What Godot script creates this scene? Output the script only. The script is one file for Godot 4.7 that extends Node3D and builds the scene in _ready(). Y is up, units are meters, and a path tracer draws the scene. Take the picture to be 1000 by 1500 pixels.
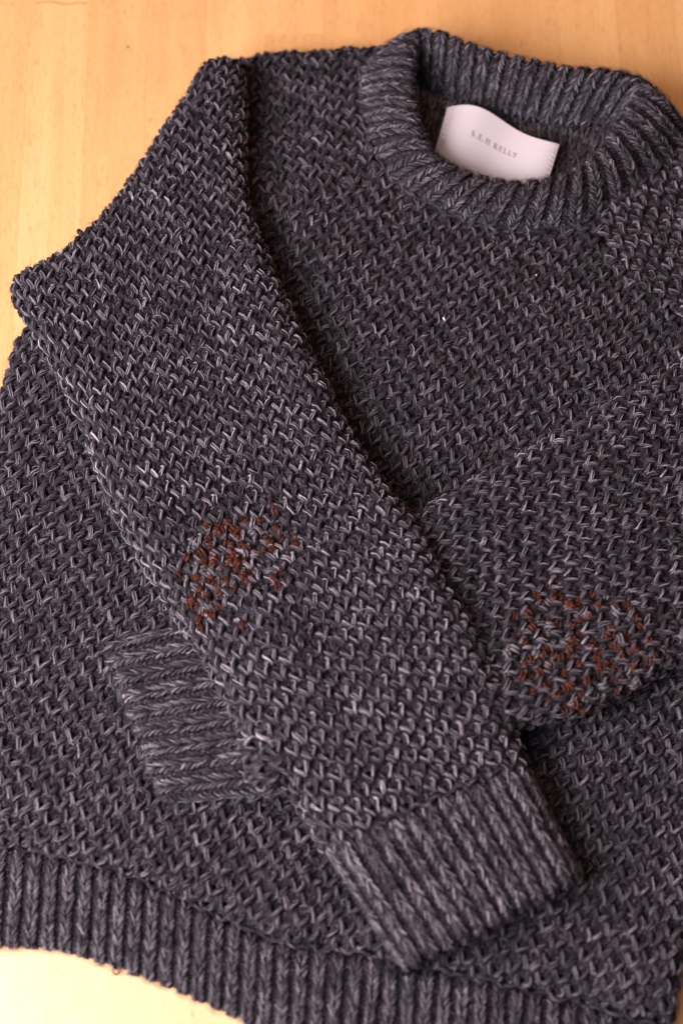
extends Node3D

# ---------------------------------------------------------------- a knit panel: a lattice of stitches laid over a surface
class Grid:
	var nx := 0
	var ny := 0
	var pos := PackedVector3Array()
	var nrm := PackedVector3Array()
	var ok := PackedByteArray()      # per cell: 0 nothing, 1 backing only, 2 yarn
	func make(x: int, y: int) -> void:
		nx = x
		ny = y
		pos.resize((nx + 1) * (ny + 1))
		nrm.resize((nx + 1) * (ny + 1))
		ok.resize(nx * ny)
		ok.fill(2)
	func find_normals() -> void:
		for j in ny + 1:
			for i in nx + 1:
				var a := pos[j * (nx + 1) + mini(i + 1, nx)] - pos[j * (nx + 1) + maxi(i - 1, 0)]
				var b := pos[mini(j + 1, ny) * (nx + 1) + i] - pos[maxi(j - 1, 0) * (nx + 1) + i]
				var n := a.cross(b)
				nrm[j * (nx + 1) + i] = n.normalized() if n.length_squared() > 1e-14 else Vector3.UP
	func at(fi: float, fj: float, z: float) -> Vector3:
		var i := clampi(int(floor(fi)), 0, nx - 1)
		var j := clampi(int(floor(fj)), 0, ny - 1)
		var x := fi - i
		var y := fj - j
		var k := j * (nx + 1) + i
		var l := k + nx + 1
		var p := (pos[k] * (1.0 - x) + pos[k + 1] * x) * (1.0 - y) + (pos[l] * (1.0 - x) + pos[l + 1] * x) * y
		x = clampf(x, 0.0, 1.0)
		y = clampf(y, 0.0, 1.0)
		var n := (nrm[k] * (1.0 - x) + nrm[k + 1] * x) * (1.0 - y) + (nrm[l] * (1.0 - x) + nrm[l + 1] * x) * y
		return p + n.normalized() * z
	func normal_at(fi: float, fj: float) -> Vector3:
		var i := clampi(int(floor(fi)), 0, nx - 1)
		var j := clampi(int(floor(fj)), 0, ny - 1)
		return nrm[j * (nx + 1) + i]

# buffers of one mesh surface
class Buf:
	var v := PackedVector3Array()
	var n := PackedVector3Array()
	var uv := PackedVector2Array()
	var c := PackedColorArray()
	var idx := PackedInt32Array()
	func commit(mesh: ArrayMesh, m: Material) -> void:
		if idx.is_empty():
			return
		var a := []
		a.resize(Mesh.ARRAY_MAX)
		a[Mesh.ARRAY_VERTEX] = v
		a[Mesh.ARRAY_NORMAL] = n
		a[Mesh.ARRAY_TEX_UV] = uv
		a[Mesh.ARRAY_COLOR] = c
		a[Mesh.ARRAY_INDEX] = idx
		mesh.add_surface_from_arrays(Mesh.PRIMITIVE_TRIANGLES, a)
		mesh.surface_set_material(mesh.get_surface_count() - 1, m)

var rng := RandomNumberGenerator.new()
var soft := FastNoiseLite.new()
var tone_noise := FastNoiseLite.new()
var M := {}
var names := {}
var fuzz_at: Array[Transform3D] = []

const SIDES := 6

# ---------------------------------------------------------------- naming
func numbered(called: String) -> String:
	var k: int = names.get(called, -1) + 1
	names[called] = k
	return called if k == 0 else "%s_%03d" % [called, k]

func tag(o: Node3D, label: String, category: String, group := "") -> void:
	o.set_meta("label", label)
	o.set_meta("category", category)
	if group:
		o.set_meta("group", group)

func part(called: String, mesh: Mesh, parent: Node3D, m: Material = null) -> MeshInstance3D:
	var o := MeshInstance3D.new()
	o.name = called
	o.mesh = mesh
	if m:
		o.material_override = m
	parent.add_child(o, true)
	return o

# ---------------------------------------------------------------- outlines
func outline(a: Array) -> PackedVector2Array:            # millimetres on the table -> a smooth closed outline in metres
	var p := PackedVector2Array()
	for i in a.size() / 2:
		p.append(Vector2(a[i * 2], a[i * 2 + 1]) * 0.001)
	var out := PackedVector2Array()
	var n := p.size()
	for i in n:
		for s in 3:
			out.append(p[i].cubic_interpolate(p[(i + 1) % n], p[(i + n - 1) % n], p[(i + 2) % n], s / 3.0))
	return out

func inside_distance(q: Vector2, poly: PackedVector2Array) -> Vector3:   # signed distance (positive inside) and the nearest point
	var best := INF
	var near := Vector2.ZERO
	var n := poly.size()
	var a := poly[n - 1]
	for i in n:
		var b := poly[i]
		var e := b - a
		var t := clampf((q - a).dot(e) / maxf(e.length_squared(), 1e-12), 0.0, 1.0)
		var c := a + e * t
		var d := q.distance_squared_to(c)
		if d < best:
			best = d
			near = c
		a = b
	var s := 1.0 if Geometry2D.is_point_in_polygon(q, poly) else -1.0
	return Vector3(s * sqrt(best), near.x, near.y)

func curve_points(a: Array, n: int) -> PackedVector3Array:   # an even run of n+1 points along a smooth curve through x, y, z triples (mm)
	var c := Curve3D.new()
	c.bake_interval = 0.002
	var m := a.size() / 3
	var p: Array[Vector3] = []
	for i in m:
		p.append(Vector3(a[i * 3], a[i * 3 + 1], a[i * 3 + 2]) * 0.001)
	for i in m:
		var t := (p[mini(i + 1, m - 1)] - p[maxi(i - 1, 0)]) / 6.0
		c.add_point(p[i], -t, t)
	var out := PackedVector3Array()
	var l := c.get_baked_length()
	for k in n + 1:
		out.append(c.sample_baked(l * k / n, true))
	return out

# ---------------------------------------------------------------- surfaces
# heading(b): the direction of the wales turns by bend per metre along the piece
func lattice_point(o: Vector2, heading: float, bend: float, a: float, b: float) -> Vector2:
	var h := heading + bend * b
	var c := Vector2(o.x, -o.y)
	if absf(bend) < 1e-4:
		c += Vector2(cos(heading), sin(heading)) * b
	else:
		c += Vector2(sin(h) - sin(heading), -(cos(h) - cos(heading))) / bend
	c += Vector2(sin(h), -cos(h)) * a
	c.y = -c.y
	return c

func panel(o: Vector2, heading_deg: float, bend: float, p: float, q: float, reach: Array, poly: PackedVector2Array, r: float, height: Callable, covers: Array, holes := [], only := PackedVector2Array()) -> Grid:
	var wob := 0.0025
	var g := Grid.new()
	var i0 := int(reach[0] / p)
	var i1 := int(reach[1] / p)
	var j0 := int(reach[2] / q)
	var j1 := int(reach[3] / q)
	g.make(i1 - i0, j1 - j0)
	var inner := PackedFloat32Array()
	inner.resize(g.pos.size())
	var th := deg_to_rad(heading_deg)
	for j in g.ny + 1:
		for i in g.nx + 1:
			var d := lattice_point(o, th, bend, (i + i0) * p, (j + j0) * q)
			d += Vector2(soft.get_noise_2d(d.x * 1000.0, d.y * 1000.0), soft.get_noise_2d(d.y * 1000.0 + 500.0, d.x * 1000.0)) * wob
			d += Vector2(rng.randfn() * 0.00035, rng.randfn() * 0.00035)
			var s := inside_distance(d, poly)
			var k := j * (g.nx + 1) + i
			inner[k] = s.x
			var h: float = height.call(d)
			if s.x < r:
				var near := Vector2(s.y, s.z)
				var inward := (d - near).normalized() * signf(s.x) if absf(s.x) > 1e-6 else Vector2.ZERO
				var e := r - s.x
				var f := minf(e / r, 2.5)
				d = near + inward * (r - r * sin(f))
				h -= r * (1.0 - cos(f))
			g.pos[k] = Vector3(d.x, maxf(h, 0.0015), d.y)
	g.find_normals()
	for j in g.ny:
		for i in g.nx:
			var k := j * (g.nx + 1) + i
			var sd := (inner[k] + inner[k + 1] + inner[k + g.nx + 1] + inner[k + g.nx + 2]) * 0.25
			var c := (g.pos[k] + g.pos[k + g.nx + 2]) * 0.5
			var ok := 2 if absf(c.x) < 0.255 and c.z < 0.30 else 1
			if sd < -1.15 * r:
				ok = 0
			else:
				for cover: PackedVector2Array in covers:
					if Geometry2D.is_point_in_polygon(Vector2(c.x, c.z), cover):
						ok = 1
				for hole: PackedVector2Array in holes:
					if Geometry2D.is_point_in_polygon(Vector2(c.x, c.z), hole):
						ok = 0
				if only.size() and not Geometry2D.is_point_in_polygon(Vector2(c.x, c.z), only):
					ok = 0
			g.ok[j * g.nx + i] = ok
	return g

func shrunk(poly: PackedVector2Array, by: float) -> PackedVector2Array:
	var r := Geometry2D.offset_polygon(poly, -by)
	return r[0] if r.size() else PackedVector2Array()

# ---------------------------------------------------------------- yarn
var moss_knit: Array[Vector3] = []
var moss_purl: Array[Vector3] = []
var rib_knit: Array[Vector3] = []
var rib_purl: Array[Vector3] = []

func mirrored(a: Array) -> Array[Vector3]:
	var out: Array[Vector3] = []
	for v: Vector3 in a:
		out.append(v)
	for k in range(a.size() - 2, 0, -1):
		out.append(Vector3(1.0 - a[k].x, a[k].y, a[k].z))
	return out

func tube(b: Buf, path: PackedVector3Array, nrm: PackedVector3Array, rad: PackedFloat32Array, col: PackedColorArray, u0: float, sides := SIDES) -> void:
	var n := path.size()
	if n < 3:
		return
	var first := b.v.size()
	var run := 0.0
	var side := Vector3.RIGHT
	for k in n:
		var t := (path[mini(k + 1, n - 1)] - path[maxi(k - 1, 0)]).normalized()
		if k > 0:
			run += path[k].distance_to(path[k - 1])
		var s := t.cross(nrm[k])
		if s.length_squared() < 0.02:
			s = side - t * side.dot(t)
		s = s.normalized()
		if k > 0 and s.dot(side) < 0.0 and s.dot(side) > -0.3:
			s = (s + side).normalized()
		side = s
		var up := s.cross(t)
		var r := rad[k]
		for m in sides + 1:
			var f := TAU * m / sides
			var d := s * cos(f) + up * sin(f)
			b.v.append(path[k] + d * r)
			b.n.append(d)
			b.uv.append(Vector2(u0 + run * 4.5, float(m) / sides + run * 55.0))
			b.c.append(col[k])
	for k in n - 1:
		var a := first + k * (sides + 1)
		for m in sides:
			b.idx.append_array([a + m, a + m + 1, a + m + sides + 1, a + m + 1, a + m + sides + 2, a + m + sides + 1])

# one continuous strand per course, looping through every stitch of it
func knit(g: Grid, kind: String, radius: float, wave_k := 0.0, wave_p := 0.0, lift := 0.0, pale_share := 1.0) -> Array[Buf]:
	var b := Buf.new()
	var pale := Buf.new()
	var share := 0.95 if kind == "moss" else 0.9
	for j in g.ny:
		var i := 0
		while i < g.nx:
			if g.ok[j * g.nx + i] != 2:
				i += 1
				continue
			var path := PackedVector3Array()
			var nrm := PackedVector3Array()
			var rad := PackedFloat32Array()
			var col := PackedColorArray()
			while i < g.nx and g.ok[j * g.nx + i] == 2:
				var is_knit := true
				var t: Array[Vector3]
				if kind == "moss":
					is_knit = posmod(i + j, 2) == 0
					t = moss_knit if is_knit else moss_purl
				elif kind == "rib":
					is_knit = posmod(i, 2) == 0
					t = rib_knit if is_knit else rib_purl
				else:
					t = rib_knit
				var rim := clampf(minf(j, g.ny - 1 - j) / 3.0, 0.15, 1.0) if kind == "rib" else 1.0
				var w := (wave_k if is_knit else wave_p) * rim + lift
				var jx := rng.randfn() * 0.045
				var jy := rng.randfn() * 0.08
				var jz := rng.randfn() * 0.00028
				var jw := 1.0 + rng.randfn() * 0.11
				var jh := 1.0 + rng.randfn() * 0.06
				var jr := radius * (1.0 + rng.randfn() * 0.07)
				var n := g.normal_at(i, j)
				for k in t.size():
					var e := t[k]
					var mid := sin(PI * e.x)                   # the ends of a stitch stay joined to its neighbours
					var x := i + 0.5 + (e.x - 0.5) * (1.0 + (jw - 1.0) * mid) + jx * mid
					var y := j + e.y * (1.0 + (jh - 1.0) * mid) + jy * mid
					path.append(g.at(x, y, e.z * 0.001 * (0.5 + 0.5 * rim) + w * (0.35 + 0.65 * mid) + jz * mid))
					nrm.append(n)
					rad.append(jr * (1.0 + 0.06 * sin(path.size() * 2.3)))
					var tone := 0.72 + 0.16 * tone_noise.get_noise_2d(path.size() * 0.55 + i * 0.4, j * 37.7 + g.nx) + 0.05 * rng.randfn()
					col.append(Color(tone, tone * 0.985, tone, 1.0))
				if true:
					var base := path.size() - t.size()
					for leg in 2:
						var from := base + (2 if leg == 0 else t.size() - 7)
						if not is_knit:
							if rng.randf() < (0.55 if kind == "moss" else 0.2):
								continue
							from = base + (t.size() / 2 - 2 if leg == 0 else 1)
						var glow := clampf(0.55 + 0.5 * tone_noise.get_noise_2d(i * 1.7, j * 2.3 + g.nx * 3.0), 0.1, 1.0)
						for s in rng.randi_range(1, 4) if is_knit else 1:
							if rng.randf() > share:
								continue
							var off := rng.randfn() * radius * 0.42
							var tilt := rng.randfn() * radius * 0.18
							var sp := PackedVector3Array()
							var sn := PackedVector3Array()
							var sr := PackedFloat32Array()
							var sc := PackedColorArray()
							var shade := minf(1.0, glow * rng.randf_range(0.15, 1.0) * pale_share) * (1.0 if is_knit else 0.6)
							var thin := radius * rng.randf_range(0.09, 0.18)
							for k in 5:
								var m := from + k
								var tg := (path[mini(m + 1, path.size() - 1)] - path[m - 1]).normalized()
								var sd := tg.cross(nrm[mini(m, nrm.size() - 1)])
								sd = sd.normalized() if sd.length() > 0.15 else Vector3.RIGHT
								var up := sd.cross(tg)
								var y := clampf(off + tilt * (k - 2), -0.8 * radius, 0.8 * radius)
								sp.append(path[m] + sd * y + up * (sqrt(radius * radius - y * y) - thin * 0.25))
								sn.append(nrm[m])
								sr.append(thin * (1.0 if k > 0 and k < 4 else 0.45))
								sc.append(Color(shade, shade, shade))
							tube(pale, sp, sn, sr, sc, rng.randf(), 3)
				for again in (3 if is_knit else 1):
					var e := t[rng.randi_range(2, t.size() - 3)]
					var f := Basis(Vector3.UP, rng.randf() * TAU)
					var nn := n
					var ax := Vector3.UP.cross(nn)
					if ax.length() > 0.01:
						f = Basis(ax.normalized(), Vector3.UP.angle_to(nn)) * f
					fuzz_at.append(Transform3D(f.scaled(Vector3.ONE * rng.randf_range(0.6, 1.3)), g.at(i + e.x, j + e.y, e.z * 0.001 + w + radius * 0.8)))
				i += 1
			tube(b, path, nrm, rad, col, rng.randf())
	return [b, pale]

func backing(g: Grid, depth: float) -> Buf:
	var b := Buf.new()
	for j in g.ny + 1:
		for i in g.nx + 1:
			var k := j * (g.nx + 1) + i
			b.v.append(g.pos[k] - g.nrm[k] * depth)
			b.n.append(g.nrm[k])
			b.uv.append(Vector2(i * 0.25, j * 0.25))
			b.c.append(Color(0.5, 0.5, 0.5))
	for j in g.ny:
		for i in g.nx:
			if g.ok[j * g.nx + i] > 0:
				var k := j * (g.nx + 1) + i
				var l := k + g.nx + 1
				b.idx.append_array([k, l, k + 1, k + 1, l, l + 1])
	return b

func knitted(called: String, g: Grid, kind: String, radius: float, parent: Node3D, depth := 0.0030, wave_k := 0.0, wave_p := 0.0, pale_share := 1.0) -> MeshInstance3D:
	var mesh := ArrayMesh.new()
	var both := knit(g, kind, radius, wave_k, wave_p, 0.0, pale_share)
	both[0].commit(mesh, M.yarn)
	both[1].commit(mesh, M.guard)
	backing(g, depth).commit(mesh, M.backing)
	return part(called, mesh, parent)

# short strands of another yarn worked over the worn stitches
func darning(g: Grid, blobs: Array, parent: Node3D) -> void:
	var rust := Buf.new()
	var pale := Buf.new()
	for j in range(2, g.ny - 2):
		for i in range(2, g.nx - 2):
			if g.ok[j * g.nx + i] != 2:
				continue
			var c := g.at(i + 0.5, j, 0.0)
			var share := 0.0
			for e: Array in blobs:
				var d := Vector2((c.x - e[0] * 0.001) / (e[2] * 0.001), (c.z - e[1] * 0.001) / (e[3] * 0.001))
				var k := d.length()
				if k < 1.0:
					share = maxf(share, e[4] * (1.0 - 0.5 * k))
			for again in 6:
				if rng.randf() > share:
					continue
				var over := posmod(i + j, 2) == 0
				if over and rng.randf() < 0.5:
					continue
				var x := i + 0.5 + rng.randfn() * 0.2
				var y := j + rng.randfn() * 0.3 + (0.0 if over else 0.15)
				var turn := rng.randf() * PI
				var top := (2.3 if over else 0.7) + rng.randf() * 1.1
				var is_pale := rng.randf() < 0.14
				var b := pale if is_pale else rust
				for s in 2:
					var path := PackedVector3Array()
					var nrm := PackedVector3Array()
					var rad := PackedFloat32Array()
					var col := PackedColorArray()
					var tone := rng.randf_range(0.55, 1.0)
					var long := rng.randf_range(0.18, 0.34) * (1.3 if is_pale else 1.0)
					for k in 7:
						var f := (k - 3.0) / 3.0
						var ox := f * long
						var oy := (s - 0.5) * 0.26 + 0.06 * f * f
						path.append(g.at(x + ox * cos(turn) - oy * sin(turn), y + (ox * sin(turn) + oy * cos(turn)) * 1.45, (top - 2.2 * pow(absf(f), 3.0)) * 0.001))
						nrm.append(g.normal_at(i, j))
						rad.append(0.00078 * (1.0 - 0.25 * f * f))
						col.append(Color(tone, tone, tone))
					tube(b, path, nrm, rad, col, rng.randf())
	var mesh := ArrayMesh.new()
	rust.commit(mesh, M.rust)
	pale.commit(mesh, M.pale_yarn)
	var o := part("darning", mesh, parent)
	o.set_meta("label", "rust brown mending stitches over the worn elbow")

# ---------------------------------------------------------------- textures
func yarn_texture(w: int, h: int, base: Color, light: Color, streaks: int, strength: float) -> ImageTexture:
	var im := Image.create(w, h, false, Image.FORMAT_RGB8)
	var a := PackedFloat32Array()
	a.resize(w * h)
	for k in w * h:
		a[k] = rng.randf() * 0.10
	for s in streaks:
		var strong := s < streaks / 10
		var y := rng.randf() * h
		var x := rng.randi() % w
		var l := rng.randi_range(50, 130)
		var drift := rng.randfn() * 0.02
		var bright := strength * (rng.randf_range(0.45, 1.0) if strong else rng.randf_range(0.06, 0.42))
		var thick := rng.randi_range(2, 4) if strong else rng.randi_range(1, 2)
		for k in l:
			var f := sqrt(sin(PI * (k + 0.5) / l))
			for t in thick:
				var px := (x + k) % w
				var py := posmod(int(y + drift * k) + t, h)
				a[py * w + px] = maxf(a[py * w + px], bright * f * rng.randf_range(0.75, 1.0))
	for y in h:
		for x in w:
			var c := base.lerp(light, minf(a[y * w + x], 1.0))
			im.set_pixel(x, y, c.linear_to_srgb())
	return ImageTexture.create_from_image(im)

func twist_texture() -> ImageTexture:                       # relief of the plies: the strands run across v once round
	var w := 256
	var h := 64
	var im := Image.create(w, h, false, Image.FORMAT_L8)
	for y in h:
		for x in w:
			var ply := absf(sin(PI * 3.0 * y / h))
			var hair := rng.randf()
			im.set_pixel(x, y, Color(0.75 * ply + 0.25 * hair, 0, 0))
	for y in h:                                               # fibres run along the yarn
		for k in 3:
			for x in range(1, w):
				var m := im.get_pixel(x - 1, y).r * 0.7 + im.get_pixel(x, y).r * 0.3
				im.set_pixel(x, y, Color(m, m, m))
	return ImageTexture.create_from_image(im)

func wood_texture(number: int) -> ImageTexture:
	var w := 256
	var h := 1024
	var im := Image.create(w, h, false, Image.FORMAT_RGB8)
	var n := FastNoiseLite.new()
	n.seed = number
	n.noise_type = FastNoiseLite.TYPE_SIMPLEX_SMOOTH
	n.frequency = 0.02
	n.fractal_octaves = 4
	var a := Color(0.70, 0.405, 0.172)
	var b := Color(0.585, 0.305, 0.112)
	for y in h:
		for x in w:
			var broad := n.get_noise_2d(x * 0.35, y * 0.045)
			var grain := n.get_noise_2d(x * 3.2 + 900.0, y * 0.07)
			var fine := n.get_noise_2d(x * 9.0 + 300.0, y * 0.35 + 70.0)
			var patch := maxf(0.0, n.get_noise_2d(x * 0.5 + 2000.0, y * 0.16 + 400.0) - 0.15)
			var f := clampf(0.5 * patch + 0.36 + 0.40 * broad + 0.24 * grain + 0.20 * fine, 0.0, 1.2)
			im.set_pixel(x, y, a.lerp(b, f).linear_to_srgb())
	for k in 900:                                             # the short dark flecks of the wood's rays
		var x := rng.randi_range(1, w - 3)
		var y := rng.randi_range(4, h - 30)
		var l := rng.randi_range(3, 16)
		var s := rng.randf_range(0.12, 0.48)
		for d in l:
			for t in rng.randi_range(1, 2):
				var c := im.get_pixel(x + t, y + d)
				im.set_pixel(x + t, y + d, c.lerp(Color(0.52, 0.27, 0.12), s))
	for k in 3 + number % 3:                                  # a few small darker blots
		var x := rng.randi_range(12, w - 14)
		var y := rng.randi_range(20, h - 30)
		for dy in range(-9, 10):
			for dx in range(-4, 5):
				var f := 1.0 - (dx * dx / 16.0 + dy * dy / 80.0)
				if f > 0.0:
					im.set_pixel(x + dx, y + dy, im.get_pixel(x + dx, y + dy).lerp(Color(0.60, 0.32, 0.15), 0.45 * f))
	return ImageTexture.create_from_image(im)

func materials() -> void:
	var twist := twist_texture()
	var y := StandardMaterial3D.new()
	y.albedo_texture = yarn_texture(2048, 64, Color(0.0073, 0.0058, 0.0073), Color(0.26, 0.222, 0.252), 560, 1.0)
	y.vertex_color_use_as_albedo = true
	y.roughness = 0.9
	y.metallic_specular = 0.14
	y.heightmap_enabled = true
	y.heightmap_texture = twist
	y.heightmap_scale = 0.05
	M.yarn = y
	var r := y.duplicate() as StandardMaterial3D
	r.albedo_texture = yarn_texture(256, 96, Color(0.066, 0.020, 0.0125), Color(0.26, 0.096, 0.066), 140, 0.8)
	r.vertex_color_use_as_albedo = true
	M.rust = r
	var p := y.duplicate() as StandardMaterial3D
	p.albedo_texture = yarn_texture(256, 96, Color(0.10, 0.09, 0.10), Color(0.50, 0.46, 0.48), 150, 0.9)
	M.pale_yarn = p
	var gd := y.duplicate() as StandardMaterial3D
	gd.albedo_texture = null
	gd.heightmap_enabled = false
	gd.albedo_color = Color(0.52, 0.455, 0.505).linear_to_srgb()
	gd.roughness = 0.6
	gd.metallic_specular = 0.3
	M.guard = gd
	var bk := StandardMaterial3D.new()
	bk.albedo_color = Color(0.008, 0.0068, 0.008).linear_to_srgb()
	bk.roughness = 1.0
	bk.metallic_specular = 0.1
	M.backing = bk
	var f := StandardMaterial3D.new()
	f.albedo_color = Color(0.09, 0.077, 0.088).linear_to_srgb()
	f.roughness = 0.7
	M.fuzz = f
	for k in 4:
		for t in 2:
			var w := StandardMaterial3D.new()
			if t == 0:
				w.albedo_texture = wood_texture(11 + k * 7)
			else:
				w.albedo_texture = M["wood_%d_0" % k].albedo_texture
			w.albedo_color = [Color(1, 1, 1), Color(0.972, 0.957, 0.932)][t]
			w.roughness = 0.42
			w.metallic_specular = 0.7
			M["wood_%d_%d" % [k, t]] = w
	var s := StandardMaterial3D.new()
	s.albedo_color = Color(0.52, 0.465, 0.48).linear_to_srgb()
	s.roughness = 0.42
	s.metallic_specular = 0.4
	s.rim_enabled = true
	s.rim = 0.3
	M.satin = s
	var ink := StandardMaterial3D.new()
	ink.albedo_color = Color(0.19, 0.165, 0.165).linear_to_srgb()
	ink.roughness = 0.8
	M.ink = ink
	var th := StandardMaterial3D.new()
	th.albedo_color = Color(0.50, 0.40, 0.40).linear_to_srgb()
	th.roughness = 0.8
	M.thread = th
	var dark := StandardMaterial3D.new()
	dark.albedo_color = Color(0.03, 0.02, 0.018).linear_to_srgb()
	dark.roughness = 0.8
	M.dark = dark
	var hair := StandardMaterial3D.new()
	hair.albedo_color = Color(0.20, 0.08, 0.03).linear_to_srgb()
	hair.roughness = 0.6
	M.hair = hair
	var cream := StandardMaterial3D.new()
	cream.albedo_color = Color(0.80, 0.66, 0.46).linear_to_srgb()
	cream.roughness = 0.8
	M.cream = cream

# ---------------------------------------------------------------- table
func plank(w: float, l: float, u: Vector2) -> ArrayMesh:
	var h := 0.024
	var c := 0.00009
	var st := SurfaceTool.new()
	st.begin(Mesh.PRIMITIVE_TRIANGLES)
	var rings := [[w * 0.5, l * 0.5, -h], [w * 0.5, l * 0.5, -c], [w * 0.5 - c, l * 0.5 - c, 0.0]]
	var corner := [Vector2(-1, -1), Vector2(1, -1), Vector2(1, 1), Vector2(-1, 1)]
	var put := func(x: float, y: float, z: float) -> void:
		st.set_uv(Vector2(x / 0.04 + u.x, z / 0.30 + u.y))
		st.add_vertex(Vector3(x, y, z))
	st.set_smooth_group(-1)
	for k in 2:
		for e in 4:
			var a: Vector2 = corner[e]
			var b: Vector2 = corner[(e + 1) % 4]
			var lo: Array = rings[k]
			var hi: Array = rings[k + 1]
			for v: Array in [[a, lo], [b, hi], [b, lo], [a, lo], [a, hi], [b, hi]]:
				put.call(v[0].x * v[1][0], v[1][2], v[0].y * v[1][1])
	var top: Array = rings[2]
	for e: int in [0, 1, 2, 0, 2, 3]:
		put.call(corner[e].x * top[0], 0.0, corner[e].y * top[1])
	st.generate_normals()
	return st.commit()

func build_table() -> void:
	var t := Node3D.new()
	t.name = "wooden_table"
	add_child(t)
	tag(t, "honey coloured wooden table top of narrow glued planks under the sweater", "table")
	t.rotation.y = deg_to_rad(1.1)
	var pitch := 0.0357
	for k in range(-20, 17):
		var x := -0.1477 + (k + 4.5) * pitch
		var z := -0.80 - rng.randf() * 0.25
		while z < 0.75:
			var l := rng.randf_range(0.45, 0.85)
			var m := plank(pitch - 0.00003, l - 0.00003, Vector2(rng.randf() * 4.0, rng.randf() * 4.0))
			var o := part("plank", m, t, M["wood_%d_%d" % [rng.randi() % 4, rng.randi() % 2]])
			o.position = Vector3(x, rng.randf_range(-0.00003, 0.00003), z + l * 0.5)
			z += l

# ---------------------------------------------------------------- strips: cuffs and the hem, ribbed from one edge to the other
func strip(top: PackedVector3Array, bottom: PackedVector3Array, ny: int, height: Callable, hide: Array) -> Grid:
	var g := Grid.new()
	g.make(top.size() - 1, ny)
	for j in ny + 1:
		for i in g.nx + 1:
			var reach := top[i].distance_to(bottom[i])
			var rr := 0.0042
			var along := float(j) / ny * (reach - rr + rr * 2.4) - (rr * 2.4 - rr)
			var drop := 0.0
			if along < rr:
				var f := (rr - along) / rr
				along = rr - rr * sin(f)
				drop = rr * (1.0 - cos(f))
			var v := along / reach
			var p := top[i].lerp(bottom[i], v)
			p.y = height.call(p, float(i) / g.nx, v) - drop
			p += Vector3(rng.randfn(), rng.randfn() * 0.5, rng.randfn()) * 0.00022
			g.pos[j * (g.nx + 1) + i] = p
	g.find_normals()
	if g.nrm[(ny / 2) * (g.nx + 1) + g.nx / 2].y < 0.0:
		for k in g.nrm.size():
			g.nrm[k] = -g.nrm[k]
	for j in g.ny:
		for i in g.nx:
			var c := g.pos[j * (g.nx + 1) + i]
			if absf(c.x) > 0.25 or c.z > 0.31:
				g.ok[j * g.nx + i] = 1
			for cover: PackedVector2Array in hide:
				if Geometry2D.is_point_in_polygon(Vector2(c.x, c.z), cover):
					g.ok[j * g.nx + i] = 1
	return g

func rib_spacing(a: PackedVector3Array) -> PackedVector3Array:   # knit wales are wider than the purl wales between them
	var out := PackedVector3Array()
	for i in a.size():
		if i % 2 == 1 and i + 1 < a.size():
			out.append(a[i].lerp(a[i + 1], 0.36))
		else:
			out.append(a[i])
	return out

# a flattened tube cut from the strip: v runs along it, the sides roll under
func cuff_grid(tl: Vector3, top_right: Vector3, bl: Vector3, br: Vector3, ribs: int, courses: int, r: float, bulge: float, hide: Array) -> Grid:
	var g := Grid.new()
	g.make(ribs * 2, courses)
	for j in courses + 1:
		var reach := tl.distance_to(bl)
		var rr := 0.0048
		var along := float(j) / courses * (reach - rr + rr * 2.4)
		var rim_drop := 0.0
		if along > reach - rr:
			var f := (along - (reach - rr)) / rr
			along = reach - rr + rr * sin(f)
			rim_drop = rr * (1.0 - cos(f))
		var v := along / reach
		var a := tl.lerp(bl, v)
		var b := top_right.lerp(br, v)
		var side := (b - a)
		side.y = 0.0
		var across := side.length()
		side = side.normalized()
		var down := ((bl + br) - (tl + top_right)).normalized()
		var round_len := r * 2.2
		var total := across - 2.0 * r + 2.0 * round_len
		for i in g.nx + 1:
			var u := float(i) + 0.11 * sin(i * 12.9898) * sin(i * 3.7)
			if i % 2 == 1:
				u += 0.36
			var s := u / g.nx * total - round_len
			var x := s + r
			var drop := 0.0
			if s < 0.0:
				var f := -s / r
				x = r - r * sin(f)
				drop = r * (1.0 - cos(f))
			elif s > across - 2.0 * r:
				var f := (s - (across - 2.0 * r)) / r
				x = across - r + r * sin(f)
				drop = r * (1.0 - cos(f))
			var p := a + side * x
			p.y = lerpf(a.y, b.y, x / across) + bulge * sin(PI * clampf(x / across, 0.0, 1.0)) - drop
			p.y += 0.0012 * soft.get_noise_2d(p.x * 2200.0, p.z * 2200.0)
			p.y -= rim_drop
			var e := (0.12 - v) / 0.12
			if e > 0.0:
				p.y -= 0.002 * e * e
			p += down * (0.0012 * sin(u * 2.1) * v)
			p += Vector3(rng.randfn(), rng.randfn() * 0.5, rng.randfn()) * 0.00022
			g.pos[j * (g.nx + 1) + i] = p
	g.find_normals()
	if g.nrm[(courses / 2) * (g.nx + 1) + g.nx / 2].y < 0.0:
		for k in g.nrm.size():
			g.nrm[k] = -g.nrm[k]
	for j in g.ny:
		for i in g.nx:
			var c := g.pos[j * (g.nx + 1) + i]
			if absf(c.x) > 0.25 or c.z > 0.31:
				g.ok[j * g.nx + i] = 1
			for cover: PackedVector2Array in hide:
				if Geometry2D.is_point_in_polygon(Vector2(c.x, c.z), cover):
					g.ok[j * g.nx + i] = 1
	return g

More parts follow.
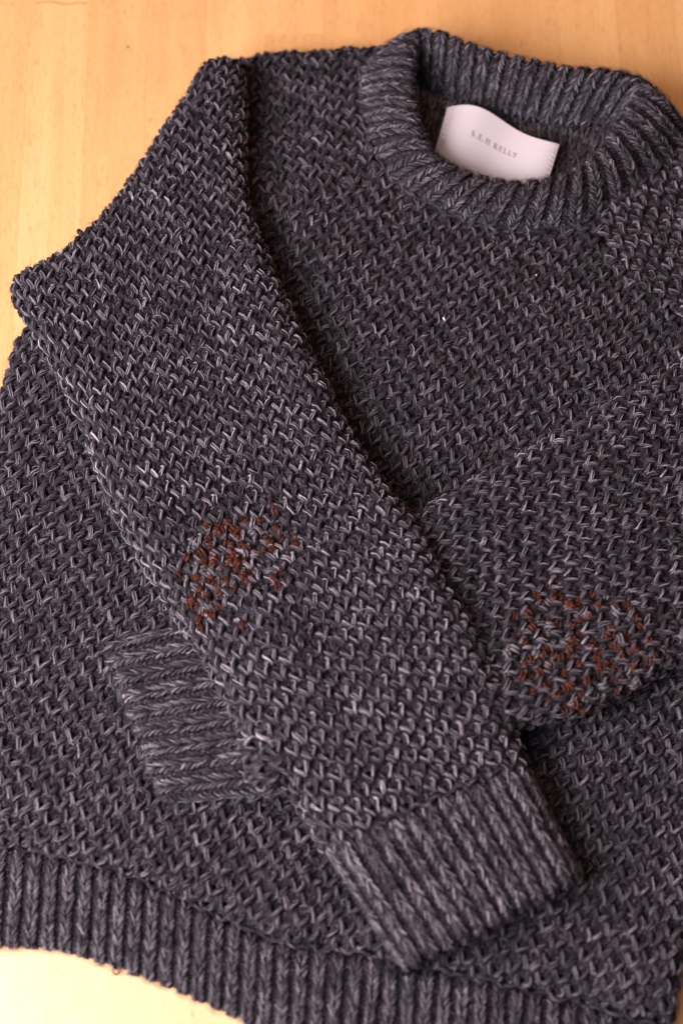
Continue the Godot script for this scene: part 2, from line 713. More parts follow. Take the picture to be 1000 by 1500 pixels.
# the collar: a ring; every station goes from the seam outside over the fold to the seam inside
func collar_grid(o: Array, t: Array, inn: Array, ribs: int, courses: int) -> Grid:
	var g := Grid.new()
	g.make(ribs * 2, courses)
	var loop := func(a: Array) -> Curve3D:
		var c := Curve3D.new()
		c.bake_interval = 0.002
		var m := a.size() / 3
		for i in m + 1:
			var p := Vector3(a[(i % m) * 3], a[(i % m) * 3 + 1], a[(i % m) * 3 + 2]) * 0.001
			var b := Vector3(a[((i + 1) % m) * 3], a[((i + 1) % m) * 3 + 1], a[((i + 1) % m) * 3 + 2]) * 0.001
			var z := Vector3(a[((i + m - 1) % m) * 3], a[((i + m - 1) % m) * 3 + 1], a[((i + m - 1) % m) * 3 + 2]) * 0.001
			var k := (b - z) / 6.0
			c.add_point(p, -k, k)
		return c
	var ct: Curve3D = loop.call(t)
	var co: Curve3D = loop.call(o)
	var ci: Curve3D = loop.call(inn)
	var m := t.size() / 3
	# where every station lies along the fold, so that the ribs are even there
	var at := PackedFloat32Array()
	var long := PackedFloat32Array()
	var total := 0.0
	var fine := 24
	var last := ct.sample(0, 0.0)
	for i in m * fine + 1:
		var p := ct.sample(mini(i / fine, m - 1), float(i - mini(i / fine, m - 1) * fine) / fine)
		total += p.distance_to(last)
		last = p
		at.append(float(i) / fine)
		long.append(total)
	for i in g.nx + 1:
		var u := float(i) + 0.11 * sin(i * 12.9898) * sin(i * 3.7) * (1.0 if i > 0 and i < g.nx else 0.0)
		if i % 2 == 1:
			u += 0.36
		var want := u / g.nx * total
		var k := 0
		while k < long.size() - 2 and long[k + 1] < want:
			k += 1
		var s := lerpf(at[k], at[k + 1], clampf((want - long[k]) / maxf(long[k + 1] - long[k], 1e-6), 0.0, 1.0))
		var a := mini(int(s), m - 1)
		var f := s - a
		var pt := ct.sample(a, f)
		var po := co.sample(a, f)
		var pi := ci.sample(a, f)
		# a smooth profile: bowed outside, a round fold, bowed inside
		var c := Curve3D.new()
		c.bake_interval = 0.0008
		var flat := pi - po
		flat.y = 0.0
		flat = flat.normalized()
		c.add_point(po, Vector3.ZERO, (pt - po) * 0.3 + Vector3.UP * 0.003)
		c.add_point(po.lerp(pt, 0.55) + Vector3.UP * 0.0050, -(pt - po) * 0.22, (pt - po) * 0.16)
		c.add_point(pt, (po - pt).normalized() * 0.002 + Vector3.UP * 0.0028, (pi - pt).normalized() * 0.002 + Vector3.UP * 0.0015)
		c.add_point(pt.lerp(pi, 0.4) + Vector3.UP * 0.0022, -(pi - pt) * 0.16, (pi - pt) * 0.2)
		c.add_point(pi, (pt - pi) * 0.25, Vector3.ZERO)
		var l := c.get_baked_length()
		for j in courses + 1:
			var p := c.sample_baked(l * j / courses, true)
			p += Vector3(rng.randfn(), rng.randfn(), rng.randfn()) * 0.0002
			g.pos[j * (g.nx + 1) + i] = p
	for j in courses + 1:                                        # the ring closes on itself
		g.pos[j * (g.nx + 1) + g.nx] = g.pos[j * (g.nx + 1)]
	g.find_normals()
	return g

func flip(g: Grid) -> void:
	for k in g.nrm.size():
		g.nrm[k] = -g.nrm[k]

# ---------------------------------------------------------------- the label in the neck
var label_corners: Array[Vector3] = []

func label_point(u: float, v: float, up: float) -> Vector3:
	var a := label_corners[0].lerp(label_corners[1], u)
	var b := label_corners[3].lerp(label_corners[2], u)
	var p := a.lerp(b, v)
	p.y += 0.0030 * sin(PI * u) + 0.0024 * sin(u * 8.2 + 0.9 * v - 0.4) + 0.0012 * sin(PI * v) - 0.001 * pow(absf(2.0 * u - 1.0), 6.0)
	p.z -= 0.0034 * sin(u * 5.2 + 0.2) * (1.0 - v) - 0.0006
	return p + Vector3.UP * up

func build_label(parent: Node3D) -> void:
	var st := SurfaceTool.new()
	st.begin(Mesh.PRIMITIVE_TRIANGLES)
	var nu := 40
	var nv := 18
	for layer in 2:
		for i in nu:
			for j in nv:
				var q: Array[Vector2] = [Vector2(i, j), Vector2(i + 1, j), Vector2(i + 1, j + 1), Vector2(i, j + 1)]
				for k: int in ([0, 1, 2, 0, 2, 3] if layer == 0 else [0, 2, 1, 0, 3, 2]):
					st.set_smooth_group(layer)
					st.add_vertex(label_point(q[k].x / nu, q[k].y / nv, 0.0 if layer == 0 else -0.0004))
	st.set_smooth_group(2)
	for e in 2 * (nu + nv):                                      # the cut edge all round
		var f := func(s: int) -> Vector2:
			s = s % (2 * (nu + nv))
			if s < nu: return Vector2(float(s) / nu, 0)
			if s < nu + nv: return Vector2(1, float(s - nu) / nv)
			if s < 2 * nu + nv: return Vector2(1.0 - float(s - nu - nv) / nu, 1)
			return Vector2(0, 1.0 - float(s - 2 * nu - nv) / nv)
		var a: Vector2 = f.call(e)
		var b: Vector2 = f.call(e + 1)
		for v: Vector3 in [label_point(a.x, a.y, 0), label_point(a.x, a.y, -0.0004), label_point(b.x, b.y, 0), label_point(b.x, b.y, 0), label_point(a.x, a.y, -0.0004), label_point(b.x, b.y, -0.0004)]:
			st.add_vertex(v)
	st.generate_normals()
	var o := part("neck_label", st.commit(), parent, M.satin)
	o.set_meta("label", "white satin label with small grey lettering inside the neck")
	# folded side seams, a little raised, with their stitches
	for side in 2:
		var hem := SurfaceTool.new()
		hem.begin(Mesh.PRIMITIVE_TRIANGLES)
		var u0 := 0.003 if side == 0 else 0.935
		var u1 := 0.065 if side == 0 else 0.997
		for j in nv:
			for k: int in [0, 1, 2, 0, 2, 3]:
				var q: Vector2 = [Vector2(u0, j), Vector2(u1, j), Vector2(u1, j + 1), Vector2(u0, j + 1)][k]
				hem.add_vertex(label_point(q.x, q.y / nv, 0.00028 + 0.00012 * sin(q.y * 1.9)))
		hem.generate_normals()
		part("folded_edge", hem.commit(), o, M.satin)
		for k in 9:
			var b := Buf.new()
			var path := PackedVector3Array()
			var nrm := PackedVector3Array()
			var rad := PackedFloat32Array()
			var col := PackedColorArray()
			var v := 0.05 + k * 0.085
			var u := 0.02 if side == 0 else 0.95
			for s in 5:
				path.append(label_point(u + 0.008 * s, v + 0.006 * s, 0.0004 + 0.0004 * sin(PI * s / 4.0)))
				nrm.append(Vector3.UP)
				rad.append(0.00026)
				col.append(Color.WHITE)
			tube(b, path, nrm, rad, col, 0.0)
			var mesh := ArrayMesh.new()
			b.commit(mesh, M.thread)
			part("stitch", mesh, o)
	# lettering laid on the satin
	var text := TextMesh.new()
	var font := SystemFont.new()
	font.font_names = PackedStringArray(["Droid Serif"])
	font.font_weight = 400
	var spaced := FontVariation.new()
	spaced.base_font = font
	spaced.spacing_glyph = 5
	text.font = spaced
	text.text = "S.E.H KELLY"
	text.font_size = 32
	text.pixel_size = 0.01
	text.depth = 0.0
	var arr := text.get_mesh_arrays()
	var verts: PackedVector3Array = arr[Mesh.ARRAY_VERTEX]
	var box := AABB(verts[0], Vector3.ZERO)
	for v in verts:
		box = box.expand(v)
	for k in verts.size():
		var x := (verts[k].x - box.position.x) / box.size.x
		var y := (verts[k].y - box.position.y) / box.size.y
		verts[k] = label_point(0.275 + 0.405 * x, 0.465 + 0.04 * x - 0.083 * y, 0.0003)
	var normals := PackedVector3Array()
	normals.resize(verts.size())
	normals.fill(Vector3.UP)
	var made := []
	made.resize(Mesh.ARRAY_MAX)
	made[Mesh.ARRAY_VERTEX] = verts
	made[Mesh.ARRAY_NORMAL] = normals
	made[Mesh.ARRAY_INDEX] = arr[Mesh.ARRAY_INDEX]
	var tm := ArrayMesh.new()
	tm.add_surface_from_arrays(Mesh.PRIMITIVE_TRIANGLES, made)
	part("lettering", tm, o, M.ink)

# a row of chained yarn where two pieces are sewn together
func seam_chain(points: PackedVector3Array, step: float, parent: Node3D, called := "seam") -> void:
	var b := Buf.new()
	var path := PackedVector3Array()
	var nrm := PackedVector3Array()
	var rad := PackedFloat32Array()
	var col := PackedColorArray()
	for k in points.size():
		var t := (points[mini(k + 1, points.size() - 1)] - points[maxi(k - 1, 0)]).normalized()
		var s := t.cross(Vector3.UP).normalized()
		var f := k * 0.9
		path.append(points[k] + s * 0.0010 * sin(f) + Vector3.UP * (0.0011 * sin(f * 0.5 + 0.7)) + Vector3(rng.randfn(), rng.randfn(), rng.randfn()) * 0.0003)
		nrm.append(Vector3.UP)
		rad.append(0.00125 * rng.randf_range(0.9, 1.1))
		var tone := rng.randf_range(0.7, 0.95)
		col.append(Color(tone, tone, tone))
	tube(b, path, nrm, rad, col, rng.randf())
	var mesh := ArrayMesh.new()
	b.commit(mesh, M.yarn)
	part(called, mesh, parent)

# ---------------------------------------------------------------- small loose things
func speck(called: String, label: String, category: String, group: String, at: Vector3, size: Vector3, m: Material) -> void:
	var st := SurfaceTool.new()
	st.begin(Mesh.PRIMITIVE_TRIANGLES)
	var s := SphereMesh.new()
	s.radius = 0.5
	s.height = 1.0
	s.radial_segments = 10
	s.rings = 6
	var a := s.get_mesh_arrays()
	var v: PackedVector3Array = a[Mesh.ARRAY_VERTEX]
	for k in v.size():
		v[k] = (v[k] * (1.0 + 0.35 * soft.get_noise_3d(v[k].x * 90.0 + at.x * 9000.0, v[k].y * 90.0, v[k].z * 90.0))) * size
	a[Mesh.ARRAY_VERTEX] = v
	var mesh := ArrayMesh.new()
	mesh.add_surface_from_arrays(Mesh.PRIMITIVE_TRIANGLES, a)
	var o := part(numbered(called), mesh, self, m)
	o.position = at
	o.rotation = Vector3(rng.randf() * 0.4, rng.randf() * TAU, 0.0)
	tag(o, label, category, group)

func strand(called: String, label: String, category: String, points: Array, r: float, m: Material) -> void:
	var path := curve_points(points, 24)
	var b := Buf.new()
	var nrm := PackedVector3Array()
	var rad := PackedFloat32Array()
	var col := PackedColorArray()
	for k in path.size():
		nrm.append(Vector3.UP)
		rad.append(r)
		col.append(Color.WHITE)
	tube(b, path, nrm, rad, col, 0.0)
	var mesh := ArrayMesh.new()
	b.commit(mesh, m)
	var o := part(numbered(called), mesh, self)
	tag(o, label, category)

func fuzz(parent: Node3D) -> void:
	var b := Buf.new()
	var local := RandomNumberGenerator.new()
	local.seed = 5
	for h in 5:
		var path := PackedVector3Array()
		var nrm := PackedVector3Array()
		var a := local.randf() * TAU
		var l := local.randf_range(0.0018, 0.0042)
		var turn := local.randfn() * 1.2
		for k in 5:
			var f := k / 4.0
			path.append(Vector3(cos(a + turn * f), 0, sin(a + turn * f)) * l * f + Vector3(local.randfn() * 0.0005, sin(PI * f * 0.8) * l * 0.35, local.randfn() * 0.0005))
			nrm.append(Vector3.UP)
		var first := b.v.size()
		for k in 5:
			for m in 3:
				var d := Vector3(0, cos(TAU * m / 3.0), sin(TAU * m / 3.0))
				b.v.append(path[k] + d * 0.00005 * (1.15 - k * 0.2))
				b.n.append(d)
				b.uv.append(Vector2.ZERO)
				b.c.append(Color.WHITE)
		for k in 4:
			for m in 3:
				var p := first + k * 3 + m
				var q := first + k * 3 + (m + 1) % 3
				b.idx.append_array([p, q, p + 3, q, q + 3, p + 3])
	var mesh := ArrayMesh.new()
	b.commit(mesh, M.fuzz)
	var mm := MultiMesh.new()
	mm.transform_format = MultiMesh.TRANSFORM_3D
	mm.mesh = mesh
	mm.instance_count = fuzz_at.size()
	for k in fuzz_at.size():
		mm.set_instance_transform(k, fuzz_at[k])
	var o := MultiMeshInstance3D.new()
	o.name = "wool_fuzz"
	o.multimesh = mm
	o.set_meta("kind", "stuff")
	parent.add_child(o, true)

# ---------------------------------------------------------------- the scene
func camera_and_light() -> void:
	var cam := Camera3D.new()
	cam.name = "camera"
	add_child(cam)
	cam.fov = 35.49
	cam.near = 0.05
	cam.far = 20.0
	cam.position = Vector3(0, 0.81471, 0.29653)
	cam.rotation_degrees = Vector3(-70, 0, 0)
	var att := CameraAttributesPhysical.new()
	att.frustum_focal_length = 37.5
	att.frustum_focus_distance = 0.858
	att.exposure_aperture = 2.5
	cam.attributes = att
	cam.current = true
	var e := Environment.new()
	e.background_mode = Environment.BG_COLOR
	e.background_color = Color(0.66, 0.62, 0.66)
	e.background_energy_multiplier = 0.10
	e.tonemap_mode = Environment.TONE_MAPPER_LINEAR
	e.tonemap_exposure = 1.0
	e.sdfgi_enabled = true
	e.ssao_enabled = true
	e.ssil_enabled = true
	var we := WorldEnvironment.new()
	we.name = "room_air"
	we.environment = e
	add_child(we)
	var win := AreaLight3D.new()
	win.name = "window_light"
	add_child(win)
	win.position = Vector3(-0.76, 0.66, 0.34)
	win.look_at(Vector3(-0.02, 0, 0.02))
	win.area_size = Vector2(0.8, 0.8)
	win.light_color = Color(1.0, 0.96, 0.99)
	win.light_energy = 3.9
	win.area_range = 12.0
	win.area_attenuation = 2.0
	win.shadow_enabled = true

	var gloss_light := AreaLight3D.new()  # added overhead light with no real source, whitens the near table with gloss
	gloss_light.name = "added_gloss_light"
	add_child(gloss_light)
	gloss_light.position = Vector3(-0.34, 1.3, 0.34)
	gloss_light.look_at(Vector3(-0.14, 0, 0.22), Vector3.FORWARD)
	gloss_light.area_size = Vector2(0.5, 0.5)
	gloss_light.light_color = Color(0.97, 0.97, 1.0)
	gloss_light.light_energy = 0.45
	gloss_light.area_range = 12.0
	gloss_light.area_attenuation = 2.0
	gloss_light.shadow_enabled = true
	var lamp := AreaLight3D.new()
	lamp.name = "warm_ceiling_lamp"
	add_child(lamp)
	lamp.position = Vector3(0.25, 1.5, -1.1)
	lamp.look_at(Vector3(0.0, 0, -0.2))
	lamp.area_size = Vector2(0.5, 0.5)
	lamp.light_color = Color(1.0, 0.66, 0.38)
	lamp.light_energy = 0.7
	lamp.area_range = 12.0
	lamp.area_attenuation = 2.0
	lamp.shadow_enabled = true

func _ready() -> void:
	rng.seed = 20
	soft.seed = 4
	soft.frequency = 0.011
	soft.fractal_octaves = 2
	tone_noise.seed = 9
	tone_noise.frequency = 0.11
	camera_and_light()
	materials()
	moss_knit = mirrored([Vector3(0, -0.76, -1.3), Vector3(0.22, -0.82, -1.2), Vector3(0.385, -0.52, -0.6), Vector3(0.37, -0.32, 0.6), Vector3(0.235, 0.03, 1.4), Vector3(0.085, 0.36, 1.0), Vector3(0.03, 0.56, -0.2), Vector3(0.18, 0.86, -1.5), Vector3(0.5, 0.92, -1.9)])
	moss_purl = mirrored([Vector3(0, -0.76, -1.3), Vector3(0.18, -0.66, -0.6), Vector3(0.38, -0.48, -0.5), Vector3(0.34, -0.1, -1.3), Vector3(0.22, 0.25, -1.1), Vector3(0.25, 0.50, -0.4), Vector3(0.5, 0.62, 0.1)])
	rib_knit = mirrored([Vector3(0, -0.9, -1.0), Vector3(0.26, -1.0, -0.6), Vector3(0.42, -0.75, 0.2), Vector3(0.38, -0.3, 0.9), Vector3(0.26, 0.4, 1.2), Vector3(0.12, 1.0, 0.8), Vector3(0.09, 1.35, -0.1), Vector3(0.25, 1.7, -1.1), Vector3(0.5, 1.8, -1.3)])
	rib_purl = mirrored([Vector3(0, -0.9, -0.9), Vector3(0.3, -0.7, -0.6), Vector3(0.35, 0, -1.4), Vector3(0.3, 0.6, -1.1), Vector3(0.5, 0.9, -0.5)])
	build_table()

	# outlines on the table, in millimetres (x, z)
	var body_line := outline([-67.1, -278.2, -63.2, -284.9, -44.9, -288.8, -16.3, -289.8, 12.3, -291.7, 49.0, -287.9, 105.3, -263.8, 160.8, -244.9, 199.8, -228.5, 245.1, -198.6, 243.5, -56.5, 198.3, 167.0, 170.6, 226.7, 161.9, 255.4, 158.9, 264.8, 141.1, 262.3, 108.6, 254.1, 62.9, 243.4, 33.2, 237.0, 6.6, 231.8, -23.3, 228.9, -56.9, 216.6, -101.3, 196.9, -135.6, 187.3, -170.0, 180.5, -197.6, 175.5, -210.9, 60.3, -199.1, -16.3, -187.4, -68.8, -181.9, -98.0, -164.9, -117.1, -110.1, -185.1])
	var sleeve_line := outline([-86.2, -259.5, -80.9, -267.9, -71.1, -272.7, -59.9, -271.7, -54.9, -260.4, -52.9, -240.4, -52.8, -217.4, -51.3, -181.5, -39.6, -143.6, -22.5, -102.1, -4.4, -61.1, 10.9, -28.5, 35.8, 8.7, 53.0, 44.0, 69.7, 76.9, 81.2, 105.4, 90.5, 130.8, 95.1, 152.3, 71.7, 157.0, 39.5, 171.8, -4.0, 190.9, -23.5, 163.7, -43.4, 140.1, -58.2, 118.7, -72.6, 94.1, -87.4, 67.1, -100.5, 47.0, -111.9, 28.4, -121.8, 9.5, -129.9, -9.7, -138.4, -33.2, -147.6, -53.1, -157.3, -73.3, -169.8, -93.8, -180.2, -109.6, -183.7, -121.0, -179.4, -130.7, -167.1, -138.9, -148.1, -152.2, -130.9, -174.0, -116.5, -198.5, -103.9, -223.4, -92.8, -242.7])
	var far_line := outline([194.0, -87.3, 162.8, -66.1, 132.3, -49.1, 102.1, -30.1, 68.7, -9.7, 39.5, 8.7, 0.0, 31.4, -35.3, 50.1, -52.6, 64.7, -47.3, 152.6, -6.8, 145.8, 40.9, 135.6, 90.6, 125.9, 102.7, 122.4, 125.3, 116.9, 143.0, 108.4, 160.8, 98.9, 177.0, 90.7, 227.4, 72.0, 257.3, -49.9, 237.6, -115.7])
	body_line = shrunk(body_line, 0.0022)                       # the yarn itself stands a little outside its surface
	sleeve_line = shrunk(sleeve_line, 0.0030)
	far_line = shrunk(far_line, 0.0018)
	var sleeve_cover := shrunk(sleeve_line, 0.017)
	var far_cover := shrunk(far_line, 0.016)
	var cuff_cover := shrunk(outline([-7.3, 182.3, 40.3, 163.1, 93.1, 144.5, 105.4, 169.8, 116.4, 197.7, 72.0, 220.2, 31.8, 240.1, 13.1, 212.2]), 0.016)
	var far_cuff_cover := shrunk(outline([-122.6, 80.0, -74.0, 65.4, -35.3, 59.9, -6.8, 151.9, -39.0, 153.6, -89.8, 158.7]), 0.014)
	var neck_hole := shrunk(outline([24.3, -287.6, 80.8, -278.0, 160.8, -263.7, 184.0, -249.5, 194.3, -226.3, 174.7, -199.8, 154.2, -184.5, 130.2, -172.9, 104.8, -169.3, 77.8, -173.8, 50.8, -186.3, 31.5, -203.4, 20.6, -224.0, 16.8, -249.5]), 0.003)

	var yoke_left := outline([-81.5, -302.1, -28.5, -302.1, 24.5, -302.1, 32.3, -273.2, 15.9, -230.9, 22.0, -198.0, -11.7, -191.6, -50.7, -182.7, -66.3, -180.9, -80.0, -249.5])
	var yoke_right := outline([168.2, -189.8, 191.8, -219.4, 208.0, -249.5, 245.8, -226.3, 233.9, -94.6, 200.6, -102.9, 186.0, -110.5, 169.8, -124.1, 150.2, -147.8, 143.7, -169.8])
	var sweater := Node3D.new()
	sweater.name = "sweater"
	add_child(sweater)
	tag(sweater, "charcoal grey chunky knitted wool sweater laid flat, sleeves folded across its front", "sweater")

	var body_height := func(d: Vector2) -> float:
		var beside := inside_distance(d, sleeve_line).x
		return 0.0165 - 0.0045 * smoothstep(-0.035, 0.0, beside) * smoothstep(-0.12, -0.04, d.x + d.y * -0.35) - 0.003 * smoothstep(-0.03, 0.0, inside_distance(d, far_line).x) + 0.0016 * soft.get_noise_2d(d.x * 900.0, d.y * 900.0)
	var sleeve_height := func(d: Vector2) -> float:
		var over := inside_distance(d, far_line).x
		return 0.0365 + 0.009 * smoothstep(-0.03, 0.03, over) + 0.0030 * soft.get_noise_2d(d.x * 1400.0 + 300.0, d.y * 700.0)
	var far_height := func(d: Vector2) -> float:
		return 0.0325 + 0.0065 * smoothstep(0.0, 0.10, d.y - 0.35 * d.x) + 0.0022 * soft.get_noise_2d(d.x * 1100.0 + 800.0, d.y * 1100.0)

	# the front of the body
	var o := Vector2.ZERO
	var a := [37.1, -53.4]
	o = Vector2(a[0], a[1]) * 0.001
	var front := panel(o, 68.0, 0.0, 0.0074, 0.0048, [-0.36, 0.28, -0.40, 0.30], body_line, 0.0085, body_height, [sleeve_cover, far_cover, cuff_cover, far_cuff_cover], [neck_hole, shrunk(yoke_left, 0.003), shrunk(yoke_right, 0.003)])
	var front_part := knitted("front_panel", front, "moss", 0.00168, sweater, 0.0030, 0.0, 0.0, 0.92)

	# the saddle pieces of the shoulders run another way
	a = [-23.9, -235.5]
	o = Vector2(a[0], a[1]) * 0.001
	var saddle := panel(o, 92.0, 0.0, 0.0082, 0.0046, [-0.08, 0.08, -0.07, 0.09], body_line, 0.0085, body_height, [sleeve_cover], [], yoke_left)
	knitted("shoulder_saddle", saddle, "moss", 0.00168, front_part)
	a = [174.0, -158.8]
	o = Vector2(a[0], a[1]) * 0.001
	saddle = panel(o, 130.0, 0.0, 0.0074, 0.0048, [-0.1, 0.1, -0.1, 0.1], body_line, 0.0085, body_height, [far_cover], [], yoke_right)
	knitted("shoulder_saddle", saddle, "moss", 0.00168, front_part)

	# sleeves
	a = [6.8, 102.9]
	o = Vector2(a[0], a[1]) * 0.001
	var sleeve := panel(o, 118.0, -1.5, 0.0069, 0.0044, [-0.16, 0.16, -0.16, 0.42], sleeve_line, 0.0108, sleeve_height, [])
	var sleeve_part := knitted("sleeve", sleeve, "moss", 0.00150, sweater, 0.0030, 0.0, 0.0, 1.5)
	darning(sleeve, [[-62.4, 40.3, 14.7, 22.6] + [0.68], [-69.4, 64.1, 9.7, 14.4] + [0.6], [-43.9, 36.7, 21.8, 26.3] + [0.26], [-59.5, 44.0, 29.7, 34.4] + [0.12]], sleeve_part)
	a = [123.4, 47.0]
	o = Vector2(a[0], a[1]) * 0.001
	var far_sleeve := panel(o, 33.0, 1.5, 0.0071, 0.0046, [-0.16, 0.16, -0.24, 0.16], far_line, 0.0100, far_height, [sleeve_cover])
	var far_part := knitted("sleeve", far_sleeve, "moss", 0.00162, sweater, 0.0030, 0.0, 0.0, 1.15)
	darning(far_sleeve, [[118.1, 83.4, 38.9, 34.6] + [0.36], [100.2, 95.9, 15.5, 15.9] + [0.4]], far_part)

	# cuffs
	var c: Array = [-7.2, 35.0, 184.3, 92.2, 36.0, 146.1, 30.9, 33.0, 240.6, 116.5, 34.0, 198.4]
	var q: Array[Vector3] = []
	for k in 4:
		q.append(Vector3(c[k * 3], c[k * 3 + 1], c[k * 3 + 2]) * 0.001)
	var cuff := cuff_grid(q[0], q[1], q[2], q[3], 15, 25, 0.0105, 0.003, [])
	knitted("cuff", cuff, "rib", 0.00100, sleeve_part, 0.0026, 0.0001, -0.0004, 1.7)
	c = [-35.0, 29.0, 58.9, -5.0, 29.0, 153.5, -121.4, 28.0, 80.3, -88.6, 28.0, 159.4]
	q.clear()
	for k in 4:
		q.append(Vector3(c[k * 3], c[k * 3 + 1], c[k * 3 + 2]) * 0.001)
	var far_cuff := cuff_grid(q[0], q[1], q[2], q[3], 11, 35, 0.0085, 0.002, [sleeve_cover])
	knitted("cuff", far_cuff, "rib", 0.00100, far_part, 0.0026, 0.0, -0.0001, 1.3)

	# hem
	var seam := curve_points([-197.0, 12.0, 174.9, -169.4, 12.0, 180.3, -135.1, 12.0, 187.0, -100.9, 12.0, 196.3, -56.7, 12.0, 216.3, -23.2, 12.0, 228.9, 6.6, 12.0, 231.8, 33.0, 12.0, 237.2, 62.6, 12.0, 243.6, 108.2, 12.0, 254.3, 140.5, 12.0, 263.0, 158.1, 12.0, 268.6], 84)
	var edge := curve_points([-197.6, 5.0, 225.7, -167.3, 5.0, 227.6, -137.1, 5.0, 229.9, -103.2, 5.0, 239.6, -76.2, 5.0, 249.8, -39.5, 5.0, 265.9, -6.5, 5.0, 279.0, 19.6, 5.0, 287.0, 48.8, 5.0, 293.2, 97.1, 5.0, 302.3, 129.2, 5.0, 308.3, 153.0, 5.0, 313.8], 84)
	var hem_height := func(p: Vector3, u: float, v: float) -> float:
		return 0.0125 + 0.0012 * soft.get_noise_2d(p.x * 1500.0, p.z * 1500.0) - 0.006 * pow(maxf(0.0, (0.14 - v) / 0.14), 2.0) - 0.0030 * pow(maxf(0.0, (v - 0.6) / 0.4), 1.5)
	var hem := strip(rib_spacing(edge), rib_spacing(seam), 23, func(p: Vector3, u: float, v: float) -> float: return hem_height.call(p, u, 1.0 - v), [cuff_cover])
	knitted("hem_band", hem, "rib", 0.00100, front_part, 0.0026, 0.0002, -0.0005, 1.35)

	seam_chain(curve_points([-197.1, 11.5, 174.5, -169.5, 11.5, 179.9, -135.2, 11.5, 186.6, -101.0, 11.5, 195.9, -56.7, 11.5, 215.9, -23.2, 11.5, 228.5, 6.6, 11.5, 231.4, 33.1, 11.5, 236.8, 62.7, 11.5, 243.2, 108.3, 11.5, 253.9, 140.6, 11.5, 262.7, 158.2, 11.5, 268.3], 200), 0.002, front_part)
	seam_chain(curve_points([-3.3, 32.0, 182.6, 13.2, 36.0, 175.3, 37.0, 38.0, 165.8, 68.3, 37.0, 151.0, 89.0, 33.0, 143.5], 62), 0.002, sleeve_part)
	seam_chain(curve_points([24.2, 19.0, -285.4, 14.1, 19.0, -273.4, 12.0, 18.5, -247.8, 16.6, 18.5, -221.9, 29.3, 18.5, -196.9, 50.5, 18.5, -179.0, 77.4, 18.5, -166.6, 104.3, 18.5, -162.2, 129.5, 18.5, -165.7, 153.5, 18.5, -179.0, 174.0, 18.5, -196.0, 192.1, 18.5, -213.2], 150), 0.002, sweater)

	# the back of the body, seen through the neck, then the collar and its label
	var back_line := outline([40.9, -289.3, 81.6, -279.6, 162.0, -260.4, 184.5, -232.2, 170.4, -199.9, 118.3, -186.3, 71.1, -190.8, 43.9, -218.2])
	a = [104.3, -232.2]
	o = Vector2(a[0], a[1]) * 0.001
	var back := panel(o, 80.0, 0.0, 0.0056, 0.0038, [-0.09, 0.09, -0.06, 0.06], back_line, 0.004, func(d: Vector2) -> float: return 0.0075 + 0.001 * soft.get_noise_2d(d.x * 2500.0, d.y * 2500.0), [], [], shrunk(neck_hole, -0.008))
	knitted("back_panel", back, "plain", 0.0012, sweater)
	var collar := collar_grid(
		[24.2, 20.0, -280.8, 13.2, 19.0, -268.7, 12.0, 18.0, -248.2, 16.6, 18.0, -222.7, 29.4, 18.0, -197.6, 50.6, 18.0, -179.7, 77.4, 18.0, -167.3, 104.3, 18.0, -162.9, 129.6, 18.0, -166.4, 153.6, 18.0, -179.7, 174.2, 18.0, -196.7, 191.0, 18.0, -213.5, 199.9, 18.0, -231.9, 175.9, 12.0, -262.7, 136.6, 12.0, -267.4, 106.1, 12.0, -274.1, 78.0, 12.0, -282.8, 57.1, 12.0, -292.5],
		[43.8, 33.0, -285.6, 40.7, 33.0, -262.9, 41.5, 32.0, -237.7, 46.3, 31.0, -215.1, 56.1, 30.0, -200.9, 72.6, 29.0, -191.7, 93.4, 28.0, -187.0, 114.7, 28.0, -188.3, 132.8, 28.0, -195.0, 146.0, 29.0, -206.0, 155.0, 31.0, -219.6, 162.7, 32.0, -233.5, 171.4, 33.0, -249.9, 157.6, 33.0, -255.5, 130.2, 33.0, -259.2, 102.8, 33.0, -265.3, 75.4, 33.0, -274.7, 55.7, 33.0, -284.2],
		[48.5, 14.0, -274.6, 40.4, 12.0, -265.5, 40.2, 11.0, -250.1, 43.9, 10.0, -226.5, 55.6, 9.0, -211.0, 73.3, 8.0, -201.1, 95.6, 8.0, -195.2, 118.2, 8.0, -196.5, 137.6, 8.0, -203.8, 152.0, 9.0, -216.0, 159.8, 10.0, -230.2, 161.8, 12.0, -235.9, 155.6, 14.0, -237.8, 143.6, 14.0, -236.9, 120.0, 12.0, -239.1, 96.3, 11.0, -245.9, 72.5, 11.0, -253.9, 54.5, 12.0, -262.7], 40, 26)
	if collar.nrm[5 * (collar.nx + 1) + 12].y < 0.0:
		flip(collar)
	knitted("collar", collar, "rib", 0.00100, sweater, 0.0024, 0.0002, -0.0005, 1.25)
	c = [61.9, 17.0, -246.5, 125.8, 17.0, -222.4, 116.6, 10.0, -191.2, 51.5, 10.0, -209.4]
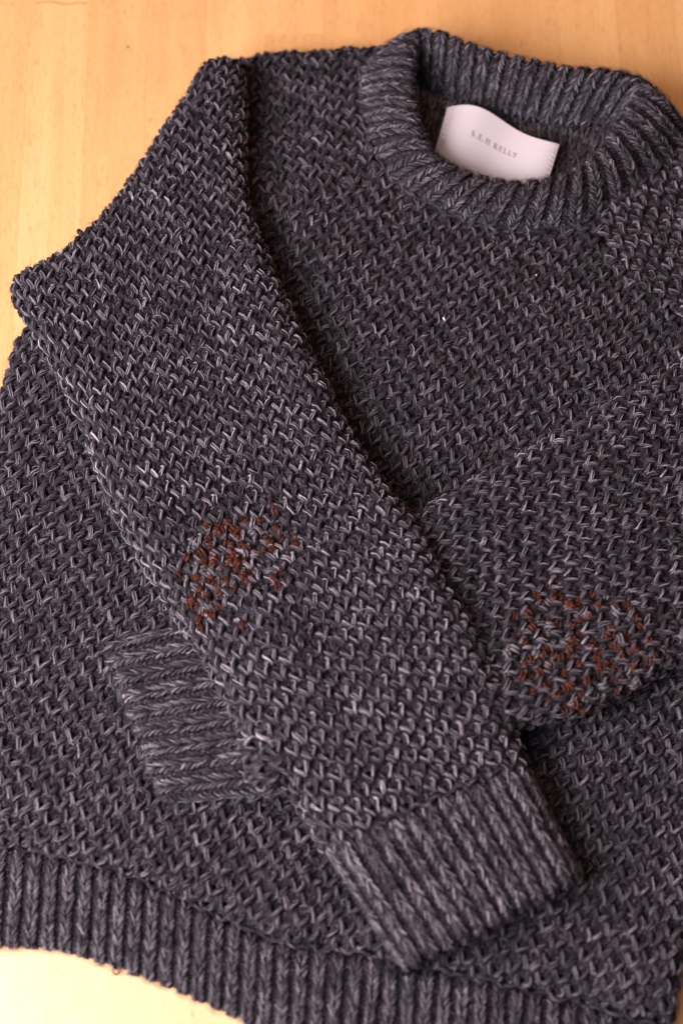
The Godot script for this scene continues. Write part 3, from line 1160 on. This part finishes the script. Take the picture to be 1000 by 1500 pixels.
	for k in 4:
		label_corners.append(Vector3(c[k * 3], c[k * 3 + 1], c[k * 3 + 2]) * 0.001)
	build_label(sweater)
	fuzz(sweater)

	# loose bits
	var spots: Array = [56.6, 20.0, -106.4, 108.7, 20.0, -133.6, -62.5, 22.0, -219.1]
	speck("lint_fleck", "cream fleck of lint on the middle of the sweater's chest", "lint", "", Vector3(spots[0], spots[1], spots[2]) * 0.001, Vector3(0.0011, 0.0009, 0.0026), M.cream)
	speck("lint_fleck", "tiny cream dot of lint below the collar of the sweater", "lint", "", Vector3(spots[3], spots[4], spots[5]) * 0.001, Vector3(0.0007, 0.0007, 0.0009), M.cream)
	speck("lint_fleck", "white lint fleck in the fold between the sleeve and the shoulder", "lint", "", Vector3(spots[6], spots[7], spots[8]) * 0.001, Vector3(0.0012, 0.001, 0.0016), M.cream)
	strand("hair", "fine brown hair lying on the table at the far left corner", "hair", [-187.3, 0.4, -331.8, -177.7, 0.5, -332.3, -169.3, 0.4, -330.8, -161.0, 0.4, -331.8, -155.9, 0.5, -331.3], 0.00022, M.hair)
	strand("yarn_end", "tiny curled yarn end poking out below the hem", "yarn end", [-111.3, 3.0, 236.5, -112.0, 1.5, 239.6, -110.6, 1.2, 241.6, -109.0, 1.2, 240.6, -109.7, 2.0, 238.1], 0.0004, M.hair)
	var crumbs: Array = [-129.4, 0.5, -299.4, -103.7, 0.6, -242.5, -137.0, 0.6, -188.3, -130.3, 0.6, -197.9, -90.4, 0.6, -271.1, 19.4, 0.6, -297.4]
	for k in 6:
		speck("wool_crumb", ["dark crumb alone on the bare table at the far left", "dark wool crumb at the sleeve edge, beside the upper curve", "dark wool crumb on the table, lowest along the sleeve edge", "dark wool crumb on the table, second lowest along the sleeve edge", "dark wool crumb on the table beside the shoulder tip", "dark wool crumb on the table beside the left end of the collar"][k], "crumb", "dark crumbs of wool on the table", Vector3(crumbs[k * 3], crumbs[k * 3 + 1], crumbs[k * 3 + 2]) * 0.001, Vector3.ONE * [0.0011, 0.0013, 0.0014, 0.0013, 0.0011, 0.0016][k], M.dark)
